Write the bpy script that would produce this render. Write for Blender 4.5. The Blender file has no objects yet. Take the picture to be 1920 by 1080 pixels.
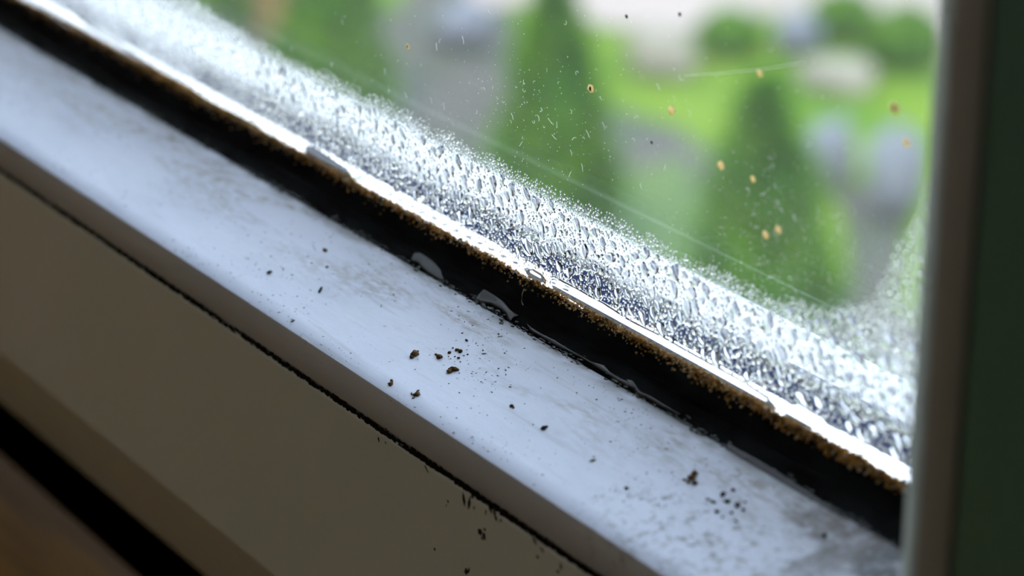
import bpy, bmesh, math, random
import numpy as np
from mathutils import Vector, Euler, noise as mnoise

random.seed(7); rng = np.random.default_rng(7)
scene = bpy.context.scene
COL = scene.collection
MM = 0.001

# ------------------------------------------------------------------ camera, world, light
FPX = 4836.0                                   # focal length in pixels of the 1920 wide frame
PITCH, YAW = math.radians(22.37), math.radians(34.24)
CAM = Vector((0.26231, -0.18199, 0.13079))
hx, hy = -math.cos(YAW), math.sin(YAW)
FWD = Vector((hx*math.cos(PITCH), hy*math.cos(PITCH), -math.sin(PITCH)))
RGT = Vector((hy, -hx, 0)); UPV = RGT.cross(FWD)
cam_d = bpy.data.cameras.new('camera'); cam = bpy.data.objects.new('camera', cam_d); COL.objects.link(cam)
cam.location = CAM; cam.rotation_euler = FWD.to_track_quat('-Z', 'Y').to_euler()
cam_d.sensor_width = 36; cam_d.lens = 36*FPX/1920; cam_d.clip_start = 0.01; cam_d.clip_end = 200
cam_d.dof.use_dof = True; cam_d.dof.focus_distance = 0.336; cam_d.dof.aperture_fstop = 18.5
scene.camera = cam
scene.view_settings.view_transform = 'Standard'; scene.view_settings.look = 'None'
scene.view_settings.gamma = 1; scene.view_settings.use_curve_mapping = False
scene.view_settings.exposure = 1.15

world = bpy.data.worlds.new('sky'); scene.world = world; world.use_nodes = True
wn, wl = world.node_tree.nodes, world.node_tree.links; wn.clear()
wo = wn.new('ShaderNodeOutputWorld'); bg = wn.new('ShaderNodeBackground'); bg.inputs[1].default_value = 2.3
tc = wn.new('ShaderNodeTexCoord'); sx = wn.new('ShaderNodeSeparateXYZ'); rp = wn.new('ShaderNodeValToRGB')
rp.color_ramp.elements[0].position = 0.0; rp.color_ramp.elements[0].color = (0.90, 0.94, 1.0, 1)
rp.color_ramp.elements[1].position = 0.9; rp.color_ramp.elements[1].color = (0.62, 0.76, 1.0, 1)
wl.new(tc.outputs['Generated'], sx.inputs[0]); wl.new(sx.outputs['Z'], rp.inputs[0])
wl.new(rp.outputs[0], bg.inputs[0]); wl.new(bg.outputs[0], wo.inputs[0])

sun_d = bpy.data.lights.new('sun', 'SUN'); sun_d.energy = 1.5; sun_d.angle = math.radians(1.5); sun_d.color = (1.0, 0.90, 0.60)
sun = bpy.data.objects.new('sun', sun_d); COL.objects.link(sun)
sun.rotation_euler = Vector((-0.45, 0.55, -0.75)).to_track_quat('-Z', 'Y').to_euler()   # from behind the house

# ------------------------------------------------------------------ helpers
def ray(u, v):
    return FWD + RGT*((u-960)/FPX) - UPV*((v-540)/FPX)
def on_y(u, v, Y=0.0):
    d = ray(u, v); return CAM + d*((Y-CAM.y)/d.y)
def on_z(u, v, Z):
    d = ray(u, v); return CAM + d*((Z-CAM.z)/d.z)

def tag(o, label=None, cat=None, group=None, kind=None):
    if label: o['label'] = label
    if cat: o['category'] = cat
    if group: o['group'] = group
    if kind: o['kind'] = kind
    return o
def link(name, me, parent=None):
    o = bpy.data.objects.new(name, me); COL.objects.link(o)
    if parent: o.parent = parent
    return o
def mk(name, verts, faces, mat=None, parent=None, smooth=False):
    me = bpy.data.meshes.new(name); me.from_pydata([tuple(v) for v in verts], [], [tuple(f) for f in faces])
    if smooth: me.polygons.foreach_set('use_smooth', [True]*len(me.polygons))
    me.update()
    if mat: me.materials.append(mat)
    return link(name, me, parent)
def empty(name, loc=(0, 0, 0), parent=None):
    o = link(name, None, parent); o.location = loc; o.empty_display_size = 0.02; return o
def box_vf(x0, x1, y0, y1, z0, z1):
    v = [(x, y, z) for x in (x0, x1) for y in (y0, y1) for z in (z0, z1)]
    f = [(0, 1, 3, 2), (4, 6, 7, 5), (0, 4, 5, 1), (2, 3, 7, 6), (0, 2, 6, 4), (1, 5, 7, 3)]
    return v, f
class MB:
    def __init__(s): s.v = []; s.f = []
    def add(s, v, f):
        n = len(s.v); s.v += [tuple(q) for q in v]; s.f += [tuple(i+n for i in q) for q in f]
    def box(s, *a): s.add(*box_vf(*a))
    def build(s, name, mat, parent=None, smooth=False): return mk(name, s.v, s.f, mat, parent, smooth)

def tube_vf(pts, rad, n=5):
    pts = [Vector(p) for p in pts]; v = []; f = []
    for i, p in enumerate(pts):
        t = (pts[min(i+1, len(pts)-1)]-pts[max(i-1, 0)]).normalized()
        a = t.orthogonal().normalized(); b = t.cross(a)
        r = rad[i] if hasattr(rad, '__len__') else rad
        for k in range(n):
            an = 2*math.pi*k/n; v.append(p + a*(r*math.cos(an)) + b*(r*math.sin(an)))
    for i in range(len(pts)-1):
        for k in range(n):
            f.append((i*n+k, i*n+(k+1) % n, (i+1)*n+(k+1) % n, (i+1)*n+k))
    f.append(tuple(range(n))[::-1]); f.append(tuple(range((len(pts)-1)*n, len(pts)*n)))
    return v, f
_bm = bmesh.new(); bmesh.ops.create_icosphere(_bm, subdivisions=1, radius=1)
ICO_V = [v.co.copy() for v in _bm.verts]; ICO_F = [tuple(v.index for v in f.verts) for f in _bm.faces]; _bm.free()
_bm = bmesh.new(); bmesh.ops.create_icosphere(_bm, subdivisions=2, radius=1)
ICO2_V = [v.co.copy() for v in _bm.verts]; ICO2_F = [tuple(v.index for v in f.verts) for f in _bm.faces]; _bm.free()
_bm = bmesh.new(); bmesh.ops.create_icosphere(_bm, subdivisions=3, radius=1)
ICO3_V = [v.co.copy() for v in _bm.verts]; ICO3_F = [tuple(v.index for v in f.verts) for f in _bm.faces]; _bm.free()
def lump(p, r, seed, rough=0.35, sc=(1, 1, 1), rot=None, V=ICO_V):
    """an uneven crumb around p"""
    out = []
    off = Vector((seed*1.37, seed*0.71, -seed*2.11))
    for c in V:
        k = 1+rough*1.6*mnoise.noise(c*1.6+off)
        q = Vector((c.x*sc[0], c.y*sc[1], c.z*sc[2]))*(r*k)
        if rot: q.rotate(rot)
        out.append(p+q)
    return out

# ------------------------------------------------------------------ materials
def mat_base(name):
    m = bpy.data.materials.new(name); m.use_nodes = True
    nt = m.node_tree; b = nt.nodes['Principled BSDF']; return m, nt, b
def pmat(name, col, rough=0.5, metal=0.0, spec=0.5, var=None, scale=200.0, bump=0.0, bscale=None, stretch=(1, 1, 1), detail=4):
    m, nt, b = mat_base(name)
    b.inputs['Base Color'].default_value = (*col, 1); b.inputs['Roughness'].default_value = rough
    b.inputs['Metallic'].default_value = metal; b.inputs['Specular IOR Level'].default_value = spec
    t = nt.nodes.new('ShaderNodeTexCoord'); mp = nt.nodes.new('ShaderNodeMapping'); mp.inputs['Scale'].default_value = stretch
    nt.links.new(t.outputs['Object'], mp.inputs[0])
    if var:
        n = nt.nodes.new('ShaderNodeTexNoise'); n.inputs['Scale'].default_value = scale; n.inputs['Detail'].default_value = detail
        nt.links.new(mp.outputs[0], n.inputs[0])
        r = nt.nodes.new('ShaderNodeValToRGB')
        r.color_ramp.elements[0].position = 0.35; r.color_ramp.elements[0].color = (*col, 1)
        r.color_ramp.elements[1].position = 0.65; r.color_ramp.elements[1].color = (*var, 1)
        nt.links.new(n.outputs[0], r.inputs[0]); nt.links.new(r.outputs[0], b.inputs['Base Color'])
    if bump:
        n2 = nt.nodes.new('ShaderNodeTexNoise'); n2.inputs['Scale'].default_value = bscale or scale; n2.inputs['Detail'].default_value = 5
        nt.links.new(mp.outputs[0], n2.inputs[0])
        bp = nt.nodes.new('ShaderNodeBump'); bp.inputs['Strength'].default_value = bump; bp.inputs['Distance'].default_value = 0.0005
        nt.links.new(n2.outputs[0], bp.inputs['Height']); nt.links.new(bp.outputs[0], b.inputs['Normal'])
    return m

def trans_mat(name, col, var, scale, k=0.5):
    m, nt, b = mat_base(name); N = nt.nodes.new; L = nt.links.new; b.inputs['Roughness'].default_value = 0.85; b.inputs['Specular IOR Level'].default_value = 0.15
    t = N('ShaderNodeTexCoord'); n = N('ShaderNodeTexNoise'); n.inputs['Scale'].default_value = scale; L(t.outputs['Object'], n.inputs[0])
    r = N('ShaderNodeValToRGB'); r.color_ramp.elements[0].position = 0.38; r.color_ramp.elements[0].color = (*col, 1); r.color_ramp.elements[1].position = 0.62; r.color_ramp.elements[1].color = (*var, 1)
    L(n.outputs[0], r.inputs[0]); L(r.outputs[0], b.inputs['Base Color']); tl = N('ShaderNodeBsdfTranslucent'); L(r.outputs[0], tl.inputs[0])
    mx = N('ShaderNodeMixShader'); mx.inputs[0].default_value = k; L(b.outputs[0], mx.inputs[1]); L(tl.outputs[0], mx.inputs[2]); L(mx.outputs[0], nt.nodes['Material Output'].inputs[0]); return m

def glass_pane_mat(name, haze):
    m = bpy.data.materials.new(name); m.use_nodes = True; nt = m.node_tree; nt.nodes.clear()
    o = nt.nodes.new('ShaderNodeOutputMaterial'); tr = nt.nodes.new('ShaderNodeBsdfTransparent'); gl = nt.nodes.new('ShaderNodeBsdfGlossy')
    gl.inputs['Roughness'].default_value = 0.02; tr.inputs[0].default_value = (0.985, 0.995, 0.99, 1)
    tl = nt.nodes.new('ShaderNodeBsdfTranslucent'); tl.inputs[0].default_value = (0.9, 0.9, 0.9, 1)
    ge = nt.nodes.new('ShaderNodeNewGeometry'); dt = nt.nodes.new('ShaderNodeVectorMath'); dt.operation = 'DOT_PRODUCT'
    nt.links.new(ge.outputs['Incoming'], dt.inputs[0]); nt.links.new(ge.outputs['Normal'], dt.inputs[1])
    def mth(op, a, b=None, c=None):
        q = nt.nodes.new('ShaderNodeMath'); q.operation = op
        for i, s in enumerate((a, b, c)):
            if s is None: continue
            if isinstance(s, float): q.inputs[i].default_value = s
            else: nt.links.new(s, q.inputs[i])
        return q
    ab = mth('ABSOLUTE', dt.outputs['Value']); om = mth('SUBTRACT', 1.0, ab.outputs[0]); pw = mth('POWER', om.outputs[0], 5.0)
    fr = mth('MULTIPLY_ADD', pw.outputs[0], 0.8, 0.03)                      # Schlick reflectance, the same from both sides of the face
    mx = nt.nodes.new('ShaderNodeMixShader'); m2 = nt.nodes.new('ShaderNodeMixShader')
    n = nt.nodes.new('ShaderNodeTexNoise'); n.inputs['Scale'].default_value = 60; n.inputs['Detail'].default_value = 6
    t = nt.nodes.new('ShaderNodeTexCoord'); mp = nt.nodes.new('ShaderNodeMapping'); mp.inputs['Scale'].default_value = (1, 1, 0.35)
    nt.links.new(t.outputs['Object'], mp.inputs[0]); nt.links.new(mp.outputs[0], n.inputs[0])
    mr = nt.nodes.new('ShaderNodeMapRange'); mr.inputs[1].default_value = 0.35; mr.inputs[2].default_value = 0.75
    mr.inputs[3].default_value = haze*0.5; mr.inputs[4].default_value = haze*1.6
    nt.links.new(n.outputs[0], mr.inputs[0])
    nt.links.new(fr.outputs[0], mx.inputs[0]); nt.links.new(tr.outputs[0], mx.inputs[1]); nt.links.new(gl.outputs[0], mx.inputs[2])
    nt.links.new(mr.outputs[0], m2.inputs[0]); nt.links.new(mx.outputs[0], m2.inputs[1]); nt.links.new(tl.outputs[0], m2.inputs[2])
    nt.links.new(m2.outputs[0], o.inputs[0]); return m

def water_mat(name, col=(1, 1, 1), ior=1.333):
    m = bpy.data.materials.new(name); m.use_nodes = True; nt = m.node_tree; nt.nodes.clear()
    o = nt.nodes.new('ShaderNodeOutputMaterial'); g = nt.nodes.new('ShaderNodeBsdfGlass')
    g.inputs['Color'].default_value = (*col, 1); g.inputs['Roughness'].default_value = 0; g.inputs['IOR'].default_value = ior
    nt.links.new(g.outputs[0], o.inputs[0]); return m

def mist_mat():
    m = bpy.data.materials.new('fine_condensation'); m.use_nodes = True; nt = m.node_tree; nt.nodes.clear(); N = nt.nodes.new; L = nt.links.new
    o = N('ShaderNodeOutputMaterial'); tr = N('ShaderNodeBsdfTransparent'); tl = N('ShaderNodeBsdfTranslucent'); tl.inputs[0].default_value = (0.70, 0.70, 0.73, 1)
    t = N('ShaderNodeTexCoord')
    at = N('ShaderNodeAttribute'); at.attribute_name = 'cover'
    n1 = N('ShaderNodeTexNoise'); n1.inputs['Scale'].default_value = 900; n1.inputs['Detail'].default_value = 4
    n2 = N('ShaderNodeTexNoise'); n2.inputs['Scale'].default_value = 90; n2.inputs['Detail'].default_value = 3
    L(t.outputs['Object'], n1.inputs[0]); L(t.outputs['Object'], n2.inputs[0])
    a = N('ShaderNodeMath'); a.operation = 'ADD'; L(n1.outputs[0], a.inputs[0]); L(n2.outputs[0], a.inputs[1])     # about 1
    b = N('ShaderNodeMath'); b.operation = 'MULTIPLY_ADD'; L(a.outputs[0], b.inputs[0]); b.inputs[1].default_value = 1.1; b.inputs[2].default_value = -1.1
    c = N('ShaderNodeMath'); c.operation = 'ADD'; L(b.outputs[0], c.inputs[0]); L(at.outputs['Fac'], c.inputs[1])
    d = N('ShaderNodeMath'); d.operation = 'MULTIPLY'; d.use_clamp = True; L(c.outputs[0], d.inputs[0])
    cl = N('ShaderNodeMath'); cl.operation = 'MULTIPLY'; cl.use_clamp = True; L(at.outputs['Fac'], cl.inputs[0]); cl.inputs[1].default_value = 4.0
    L(cl.outputs[0], d.inputs[1])
    mx = N('ShaderNodeMixShader'); L(d.outputs[0], mx.inputs[0]); L(tr.outputs[0], mx.inputs[1]); L(tl.outputs[0], mx.inputs[2])
    L(mx.outputs[0], o.inputs[0]); return m

def bead_mat():
    """white plastic with streaks of ground-in dirt, fine specks and a brown stain at the corner"""
    m, nt, b = mat_base('white_plastic'); N = nt.nodes.new; L = nt.links.new
    b.inputs['Roughness'].default_value = 0.38; b.inputs['Specular IOR Level'].default_value = 0.4
    t = N('ShaderNodeTexCoord')
    def noise(scale, stretch, detail=5, rough=0.6, dist=0.0):
        mp = N('ShaderNodeMapping'); mp.inputs['Scale'].default_value = stretch; L(t.outputs['Object'], mp.inputs[0])
        n = N('ShaderNodeTexNoise'); n.inputs['Scale'].default_value = scale; n.inputs['Detail'].default_value = detail
        n.inputs['Roughness'].default_value = rough; n.inputs['Distortion'].default_value = dist; L(mp.outputs[0], n.inputs[0]); return n.outputs[0]
    def rng_(x, a, c, lo=0.0, hi=1.0):
        r = N('ShaderNodeMapRange'); r.inputs[1].default_value = a; r.inputs[2].default_value = c; r.inputs[3].default_value = lo; r.inputs[4].default_value = hi
        L(x, r.inputs[0]); return r.outputs[0]
    def mul(a, c):
        q = N('ShaderNodeMath'); q.operation = 'MULTIPLY'
        for i, s in enumerate((a, c)):
            if isinstance(s, float): q.inputs[i].default_value = s
            else: L(s, q.inputs[i])
        return q.outputs[0]
    def mix(fac, c1, c2):
        q = N('ShaderNodeMix'); q.data_type = 'RGBA'; L(fac, q.inputs[0])
        for s, i in ((c1, 6), (c2, 7)):
            if isinstance(s, tuple): q.inputs[i].default_value = (*s, 1)
            else: L(s, q.inputs[i])
        return q.outputs[2]
    sep = N('ShaderNodeSeparateXYZ'); L(t.outputs['Object'], sep.inputs[0])
    base = mix(rng_(noise(40, (1, 3, 3)), 0.35, 0.7), (0.56, 0.60, 0.71), (0.49, 0.53, 0.64))
    # brownish smears in the upper half, wiped along the bead
    sm = mul(rng_(noise(70, (0.55, 2.2, 2.2), 6, 0.65, 0.6), 0.44, 0.60), rng_(sep.outputs['Y'], -0.020, -0.009))
    fine = rng_(noise(900, (0.5, 1.5, 1.5), 4), 0.36, 0.60)
    base = mix(mul(mul(sm, fine), 0.8), base, (0.20, 0.18, 0.15))
    # hairline scratches
    sc = rng_(noise(500, (0.08, 1.6, 1.6), 2, 0.5, 0.3), 0.64, 0.72)
    base = mix(mul(sc, 0.22), base, (0.25, 0.25, 0.25))
    # fine dark pin specks
    sp = mul(rng_(noise(1700, (1, 1, 1), 2), 0.66, 0.74), rng_(noise(120, (1, 1, 1), 3), 0.48, 0.62))
    base = mix(mul(sp, 0.7), base, (0.12, 0.11, 0.12))
    # grime line along the rubber
    gl = mul(rng_(sep.outputs['Y'], -0.0075, -0.0053), rng_(noise(350, (0.35, 1, 1), 5), 0.40, 0.58))
    base = mix(mul(gl, 0.85), base, (0.10, 0.10, 0.09))
    # brown stain towards the corner joint
    def blob(c, rx, ry, dist=0.5):
        mp = N('ShaderNodeMapping'); mp.inputs['Location'].default_value = (-c.x/rx, -c.y/ry, 0); mp.inputs['Scale'].default_value = (1/rx, 1/ry, 0)
        L(t.outputs['Object'], mp.inputs[0]); ln = N('ShaderNodeVectorMath'); ln.operation = 'LENGTH'; L(mp.outputs[0], ln.inputs[0])
        nz = mul(noise(260, (1, 1, 1), 6, 0.7), 1.6)
        ad = N('ShaderNodeMath'); ad.operation = 'ADD'; L(ln.outputs['Value'], ad.inputs[0]); L(nz, ad.inputs[1]); return ad.outputs[0]
    c1 = bead_hit(1590, 1000); c2 = bead_hit(1690, 1060); c3 = bead_hit(1535, 1060); c4 = bead_hit(1370, 1020); c5 = bead_hit(1240, 1010)
    mot = rng_(noise(480, (1, 1, 1), 6, 0.7), 0.36, 0.56, 0.3, 1.0)
    st = rng_(blob(c1, 0.0075, 0.0045), 2.15, 1.6); base = mix(mul(mul(st, mot), 0.92), base, (0.07, 0.05, 0.042))
    st = rng_(blob(c2, 0.004, 0.006), 2.15, 1.6); base = mix(mul(mul(st, mot), 0.97), base, (0.025, 0.025, 0.03))
    st = rng_(blob(c3, 0.0028, 0.006), 1.9, 1.5); base = mix(mul(mul(st, mot), 0.8), base, (0.10, 0.09, 0.085))
    mould = mul(rng_(noise(650, (1, 1, 1), 4, 0.7), 0.52, 0.64), rng_(blob(c4, 0.016, 0.006), 1.9, 1.2)); base = mix(mul(mould, 0.75), base, (0.13, 0.13, 0.14))
    mould = mul(rng_(noise(650, (1, 1, 1), 4, 0.7), 0.52, 0.64), rng_(blob(c5, 0.014, 0.006), 1.9, 1.2)); base = mix(mul(mould, 0.75), base, (0.13, 0.13, 0.14))
    L(base, b.inputs['Base Color'])
    bp = N('ShaderNodeBump'); bp.inputs['Strength'].default_value = 0.15; bp.inputs['Distance'].default_value = 0.0003
    L(noise(400, (0.4, 1, 1), 4), bp.inputs['Height']); L(bp.outputs[0], b.inputs['Normal'])
    return m

# ------------------------------------------------------------------ the window's section (mm): n = outwards from the visible glass edge, y = towards the outside
P_GASKET = [(-0.35, -0.06), (-0.45, -0.3), (-0.42, -0.62), (-0.1, -0.95), (0.5, -1.15), (1.0, -1.15), (1.25, -1.32), (2.1, -1.6), (2.45, -1.9),
            (2.5, -2.4), (2.75, -2.6), (3.15, -3.3), (3.35, -3.6), (3.9, -4.7), (4.4, -5.0), (6.0, -5.0), (6.0, -0.06)]
P_BEAD = [(4.1, -5.02), (3.72, -5.15), (3.66, -5.5), (3.80, -6.6), (4.30, -10.0), (4.98, -14.5), (5.65, -19.0), (6.38, -24.0), (6.70, -26.4), (6.95, -26.85), (7.35, -27.0),
          (11.9, -27.0), (12.15, -26.8), (12.15, -7.0), (10.0, -5.02)]
P_BEAD_R = P_BEAD[:5]+[(4.8, -16.0), (5.3, -21.5), (5.5, -23.6), (6.1, -25.2), (7.2, -26.3), (8.4, -26.85), (9.6, -27.0)]+P_BEAD[11:]
P_LIT_EDGE = [(4.9, -25.5), (4.9, -25.9), (7.0, -26.1), (7.0, -25.6)]  # added strip, stands in for light caught on the upright's edge
P_RAIL = [(12.9, -22.0), (12.9, -26.8), (13.25, -27.2), (47.2, -27.2), (47.9, -26.9), (77.6, -10.4), (78.0, -10.0), (78.5, -8), (78.5, 40.0), (12.9, 40.0)]
P_GAP = [(11.95, -24.0), (13.0, -24.0), (13.0, -22.0), (11.95, -22.0)]
P_SPACER = [(2.6, 4.35), (2.6, 7.7), (2.9, 8.0), (6.0, 8.0), (6.0, 4.35)]
P_BUTYL = [(2.55, 4.02), (2.55, 4.33), (6.0, 4.33), (6.0, 4.02)]
P_SEAL = [(5.0, 8.02), (5.0, 15.95), (9.0, 15.95), (9.0, 8.02)]
P_OGASK = [(6.2, 20.05), (6.0, 20.6), (6.6, 21.6), (8.2, 22.0), (12, 22.0), (12, 20.05)]
P_OBEAD = [(8.3, 22.02), (9.9, 31.2), (10.4, 32.2), (11.4, 32.7), (12.85, 33.0), (12.85, 22.02)]
GX0, GX1, GZ0, GZ1 = -0.70, 0.0954, 0.0, 1.15

def bead_hit(u, v, lift=0.0):
    """where the view ray through a pixel of the photograph meets the top of the glazing bead"""
    d = ray(u, v)
    pts = [(y*MM, -n*MM) for n, y in P_BEAD[2:12]]
    for (ya, za), (yb, zb) in zip(pts[:-1], pts[1:]):
        # solve CAM + t d on the segment
        ny, nz = (za-zb), (yb-ya)
        den = ny*d.y+nz*d.z
        if abs(den) < 1e-12: continue
        t = (ny*(ya-CAM.y)+nz*(za-CAM.z))/den
        P = CAM+d*t
        if min(ya, yb)-1e-6 <= P.y <= max(ya, yb)+1e-6 and min(za, zb)-1e-6 <= P.z <= max(za, zb)+1e-6:
            nn = Vector((0, ny, nz)).normalized()
            if nn.z < 0: nn = -nn
            return P+nn*lift
    return on_y(u, v, -0.015)

def bar(name, prof, side, mat, parent, smooth=False):
    v = []
    k = len(prof)
    for end in (0, 1):
        for n, y in prof:
            n *= MM; y *= MM
            if side == 'bottom': p = ((GX0-n) if end == 0 else (GX1+n), y, GZ0-n)
            elif side == 'top': p = ((GX0-n) if end == 0 else (GX1+n), y, GZ1+n)
            elif side == 'right': p = (GX1+n, y, (GZ0-n) if end == 0 else (GZ1+n))
            else: p = (GX0-n, y, (GZ0-n) if end == 0 else (GZ1+n))
            v.append(p)
    f = [(i, (i+1) % k, k+(i+1) % k, k+i) for i in range(k)] + [tuple(range(k)), tuple(range(k, 2*k))]
    o = mk(name, v, f, mat, parent)
    bm = bmesh.new(); bm.from_mesh(o.data); bmesh.ops.recalc_face_normals(bm, faces=bm.faces)
    if smooth:
        for fc in bm.faces:
            fc.smooth = len(fc.verts) == 4
        for e in bm.edges:
            if len(e.link_faces) == 2 and e.calc_face_angle(0) > 0.7: e.smooth = False
    bm.to_mesh(o.data); bm.free(); return o

M_BEAD = bead_mat()
M_RAIL = pmat('cream_plastic', (0.60, 0.62, 0.64), 0.34, spec=0.5, var=(0.53, 0.58, 0.57), scale=14, bump=0.05, bscale=300)
M_STILE_SHADED = pmat('shaded_stile_plastic', (0.115, 0.20, 0.17), 0.42, spec=0.4, var=(0.075, 0.175, 0.125), scale=9, bump=0.05, bscale=300)  # shade on the uprights put into the colour of the sash plastic
M_BEAD_SHADED = pmat('shaded_bead_plastic', (0.34, 0.34, 0.33), 0.4, spec=0.4, var=(0.28, 0.28, 0.26), scale=12)  # bead plastic greyed to imitate the shade on its room side
M_RUBBER = pmat('black_rubber', (0.003, 0.0025, 0.003), 0.5, spec=0.03, var=(0.009, 0.012, 0.015), scale=260, bump=0.5, bscale=500, stretch=(0.35, 1, 1))
M_LIT_EDGE = trans_mat('lit_edge_translucent', (0.62, 0.63, 0.60), (0.55, 0.57, 0.54), 20, 0.75)  # for the added strip that imitates a lit edge
M_GRIME = pmat('black_grime', (0.008, 0.006, 0.004), 0.9, spec=0.1)
M_ALU = pmat('aluminium', (0.90, 0.91, 0.93), 0.28, metal=1.0)
M_SEAL = pmat('navy_edge_seal', (0.003, 0.009, 0.05), 0.7, spec=0.0)
M_OUTW = pmat('white_outer_plastic', (0.42, 0.42, 0.46), 0.6, spec=0.15)
M_HOLE = pmat('dark_hole', (0.03, 0.03, 0.05), 0.8)
M_GLASS_IN = glass_pane_mat('dusty_glass', 0.009)
M_GLASS_OUT = glass_pane_mat('outer_glass', 0.006)
M_WATER = water_mat('water'); M_DIRTYWATER = pmat('scummy_water', (0.035, 0.045, 0.045), 0.12, spec=0.22, var=(0.05, 0.045, 0.05), scale=120)
M_MIST = mist_mat()

# ------------------------------------------------------------------ room shell
M_WALL = pmat('warm_plaster', (0.60, 0.56, 0.50), 0.9, var=(0.56, 0.53, 0.47), scale=6)
M_CEIL = pmat('ceiling_paint', (0.75, 0.73, 0.68), 0.9, var=(0.72, 0.70, 0.65), scale=5)
M_FLOOR = pmat('oak_floor', (0.20, 0.165, 0.13), 0.5, var=(0.15, 0.12, 0.09), scale=8, stretch=(1, 8, 1))
M_SILL = pmat('golden_wood', (0.26, 0.13, 0.006), 0.6, spec=0.1, var=(0.08, 0.036, 0.004), scale=35, stretch=(0.25, 3, 1))
RX0, RX1, RY0, RZ0, RZ1 = -2.6, 1.9, -3.6, -0.95, 1.65
OX0, OX1, OZ0, OZ1 = GX0-0.0785, GX1+0.0785, GZ0-0.0785, GZ1+0.0785          # opening in the wall
WT0, WT1 = -0.004, 0.042
def struct(o): o['kind'] = 'structure'; return o
mb = MB()
for a in ((RX0-.15, OX0, WT0, WT1, RZ0-.15, RZ1+.15), (OX1, RX1+.15, WT0, WT1, RZ0-.15, RZ1+.15), (OX0, OX1, WT0, WT1, OZ1, RZ1+.15), (OX0, OX1, WT0, WT1, RZ0-.15, OZ0-0.0195)): mb.box(*a)
struct(mb.build('wall_front', M_WALL))
for nm, a, m in (('wall_left', (RX0-.15, RX0, RY0, WT0, RZ0, RZ1), M_WALL), ('wall_right', (RX1, RX1+.15, RY0, WT0, RZ0, RZ1), M_WALL),
                 ('wall_back', (RX0-.15, RX1+.15, RY0-.15, RY0, RZ0-.15, RZ1+.15), M_WALL), ('floor', (RX0-.15, RX1+.15, RY0, WT0, RZ0-.15, RZ0), M_FLOOR),
                 ('ceiling', (RX0-.15, RX1+.15, RY0, WT0, RZ1, RZ1+.15), M_CEIL)):
    v, f = box_vf(*a); struct(mk(nm, v, f, m))
# wooden sill board under the sash
mb = MB(); prof = [(-0.215, -0.126), (-0.22, -0.119), (-0.22, -0.105), (-0.215, -0.099), (-0.206, -0.098), (0.03, -0.098), (0.03, -0.126)]
k = len(prof); mb.v = [(OX0-.03, y, z) for y, z in prof]+[(OX1+.03, y, z) for y, z in prof]
mb.f = [(i, (i+1) % k, k+(i+1) % k, k+i) for i in range(k)]+[tuple(range(k)), tuple(range(k, 2*k))]
o = struct(mb.build('trim_1', M_SILL)); o['label'] = 'golden brown wooden sill board below the window'

# ------------------------------------------------------------------ the window itself
win = struct(empty('window_1', (0, 0, 0))); win['label'] = 'plastic framed double glazed window with condensation along its lower edge'
for side in ('bottom', 'right', 'left', 'top'):
    b_ = side == 'bottom'
    rail = bar('bottom_rail' if b_ else ('top_rail' if side == 'top' else 'side_stile'), P_RAIL, side, M_RAIL if b_ else M_STILE_SHADED, win)
    bead = bar('glazing_bead', P_BEAD if b_ else P_BEAD_R, side, M_BEAD if b_ else M_BEAD_SHADED, win, True)
    if b_: bead['label'] = 'white sloping bead, smeared and speckled with dirt'
    if side == 'right': bar('lit_edge_strip', P_LIT_EDGE, side, M_LIT_EDGE, win)['label'] = 'added translucent strip imitating the lit edge of the upright'
    if side == 'right': rail['label'] = 'upright of the sash, its shade put into a dark grey green colour'
    bar('joint', P_GAP, side, M_GRIME, rail)
    g = bar('rubber_gasket', P_GASKET, side, M_RUBBER, win, True)
    if b_: g['label'] = 'black rubber gasket under the glass'
    sp = bar('spacer_bar', P_SPACER, side, M_ALU, win)
    bar('edge_seal', P_SEAL, side, M_SEAL, win); bar('butyl_strip', P_BUTYL, side, M_SEAL, win)
    bar('outer_gasket', P_OGASK, side, M_SEAL, win)
    bar('outer_bead', P_OBEAD, side, M_OUTW, win)
    if b_:
        sp['label'] = 'bright perforated aluminium spacer between the panes'
        # row of small slots in the spacer
        v, f = [], []
        for i in range(10):
            an = 2*math.pi*i/10; v.append((0.00075*math.cos(an), 0.00045*math.sin(an), 0))
        v += [(x, y, -0.0001) for x, y, _ in v]
        f = [tuple(range(10))]+[(i, i+10, (i+1) % 10+10, (i+1) % 10) for i in range(10)]
        hole = mk('perforation', v, f, M_HOLE, sp)
        x = -0.172; first = True
        while x < 0.002:
            h_ = hole if first else hole.copy()
            if not first: COL.objects.link(h_)
            h_.parent = sp; h_.location = (x, 0.0060, -0.00258); first = False; x += 0.003
for nm, y0, y1, m, lb in (('glass_pane', 0.0, 0.004, M_GLASS_IN, 'dusty inner pane'), ('glass_pane', 0.016, 0.020, M_GLASS_OUT, 'outer pane')):
    v, f = box_vf(GX0-.002, GX1+.002, y0, y1, GZ0-.002, GZ1+.002)
    o = mk(nm, v, f, m, win); o['label'] = lb

# ------------------------------------------------------------------ condensation
EDGE = [(370, 0), (520, 100), (720, 190), (1000, 340), (1150, 410), (1300, 490), (1450, 560), (1560, 575), (1640, 555), (1680, 470), (1720, 400), (1735, 330)]
EP = [on_y(u, v) for u, v in EDGE]
EX = [-0.30]+[p.x for p in EP]+[0.0855]; EZ = [0.0165]+[p.z for p in EP]+[0.060]
def top_z(x): return float(np.interp(x, EX, EZ)) + 0.0007*mnoise.noise(Vector((x*180, 3.1, 0)))

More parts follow.
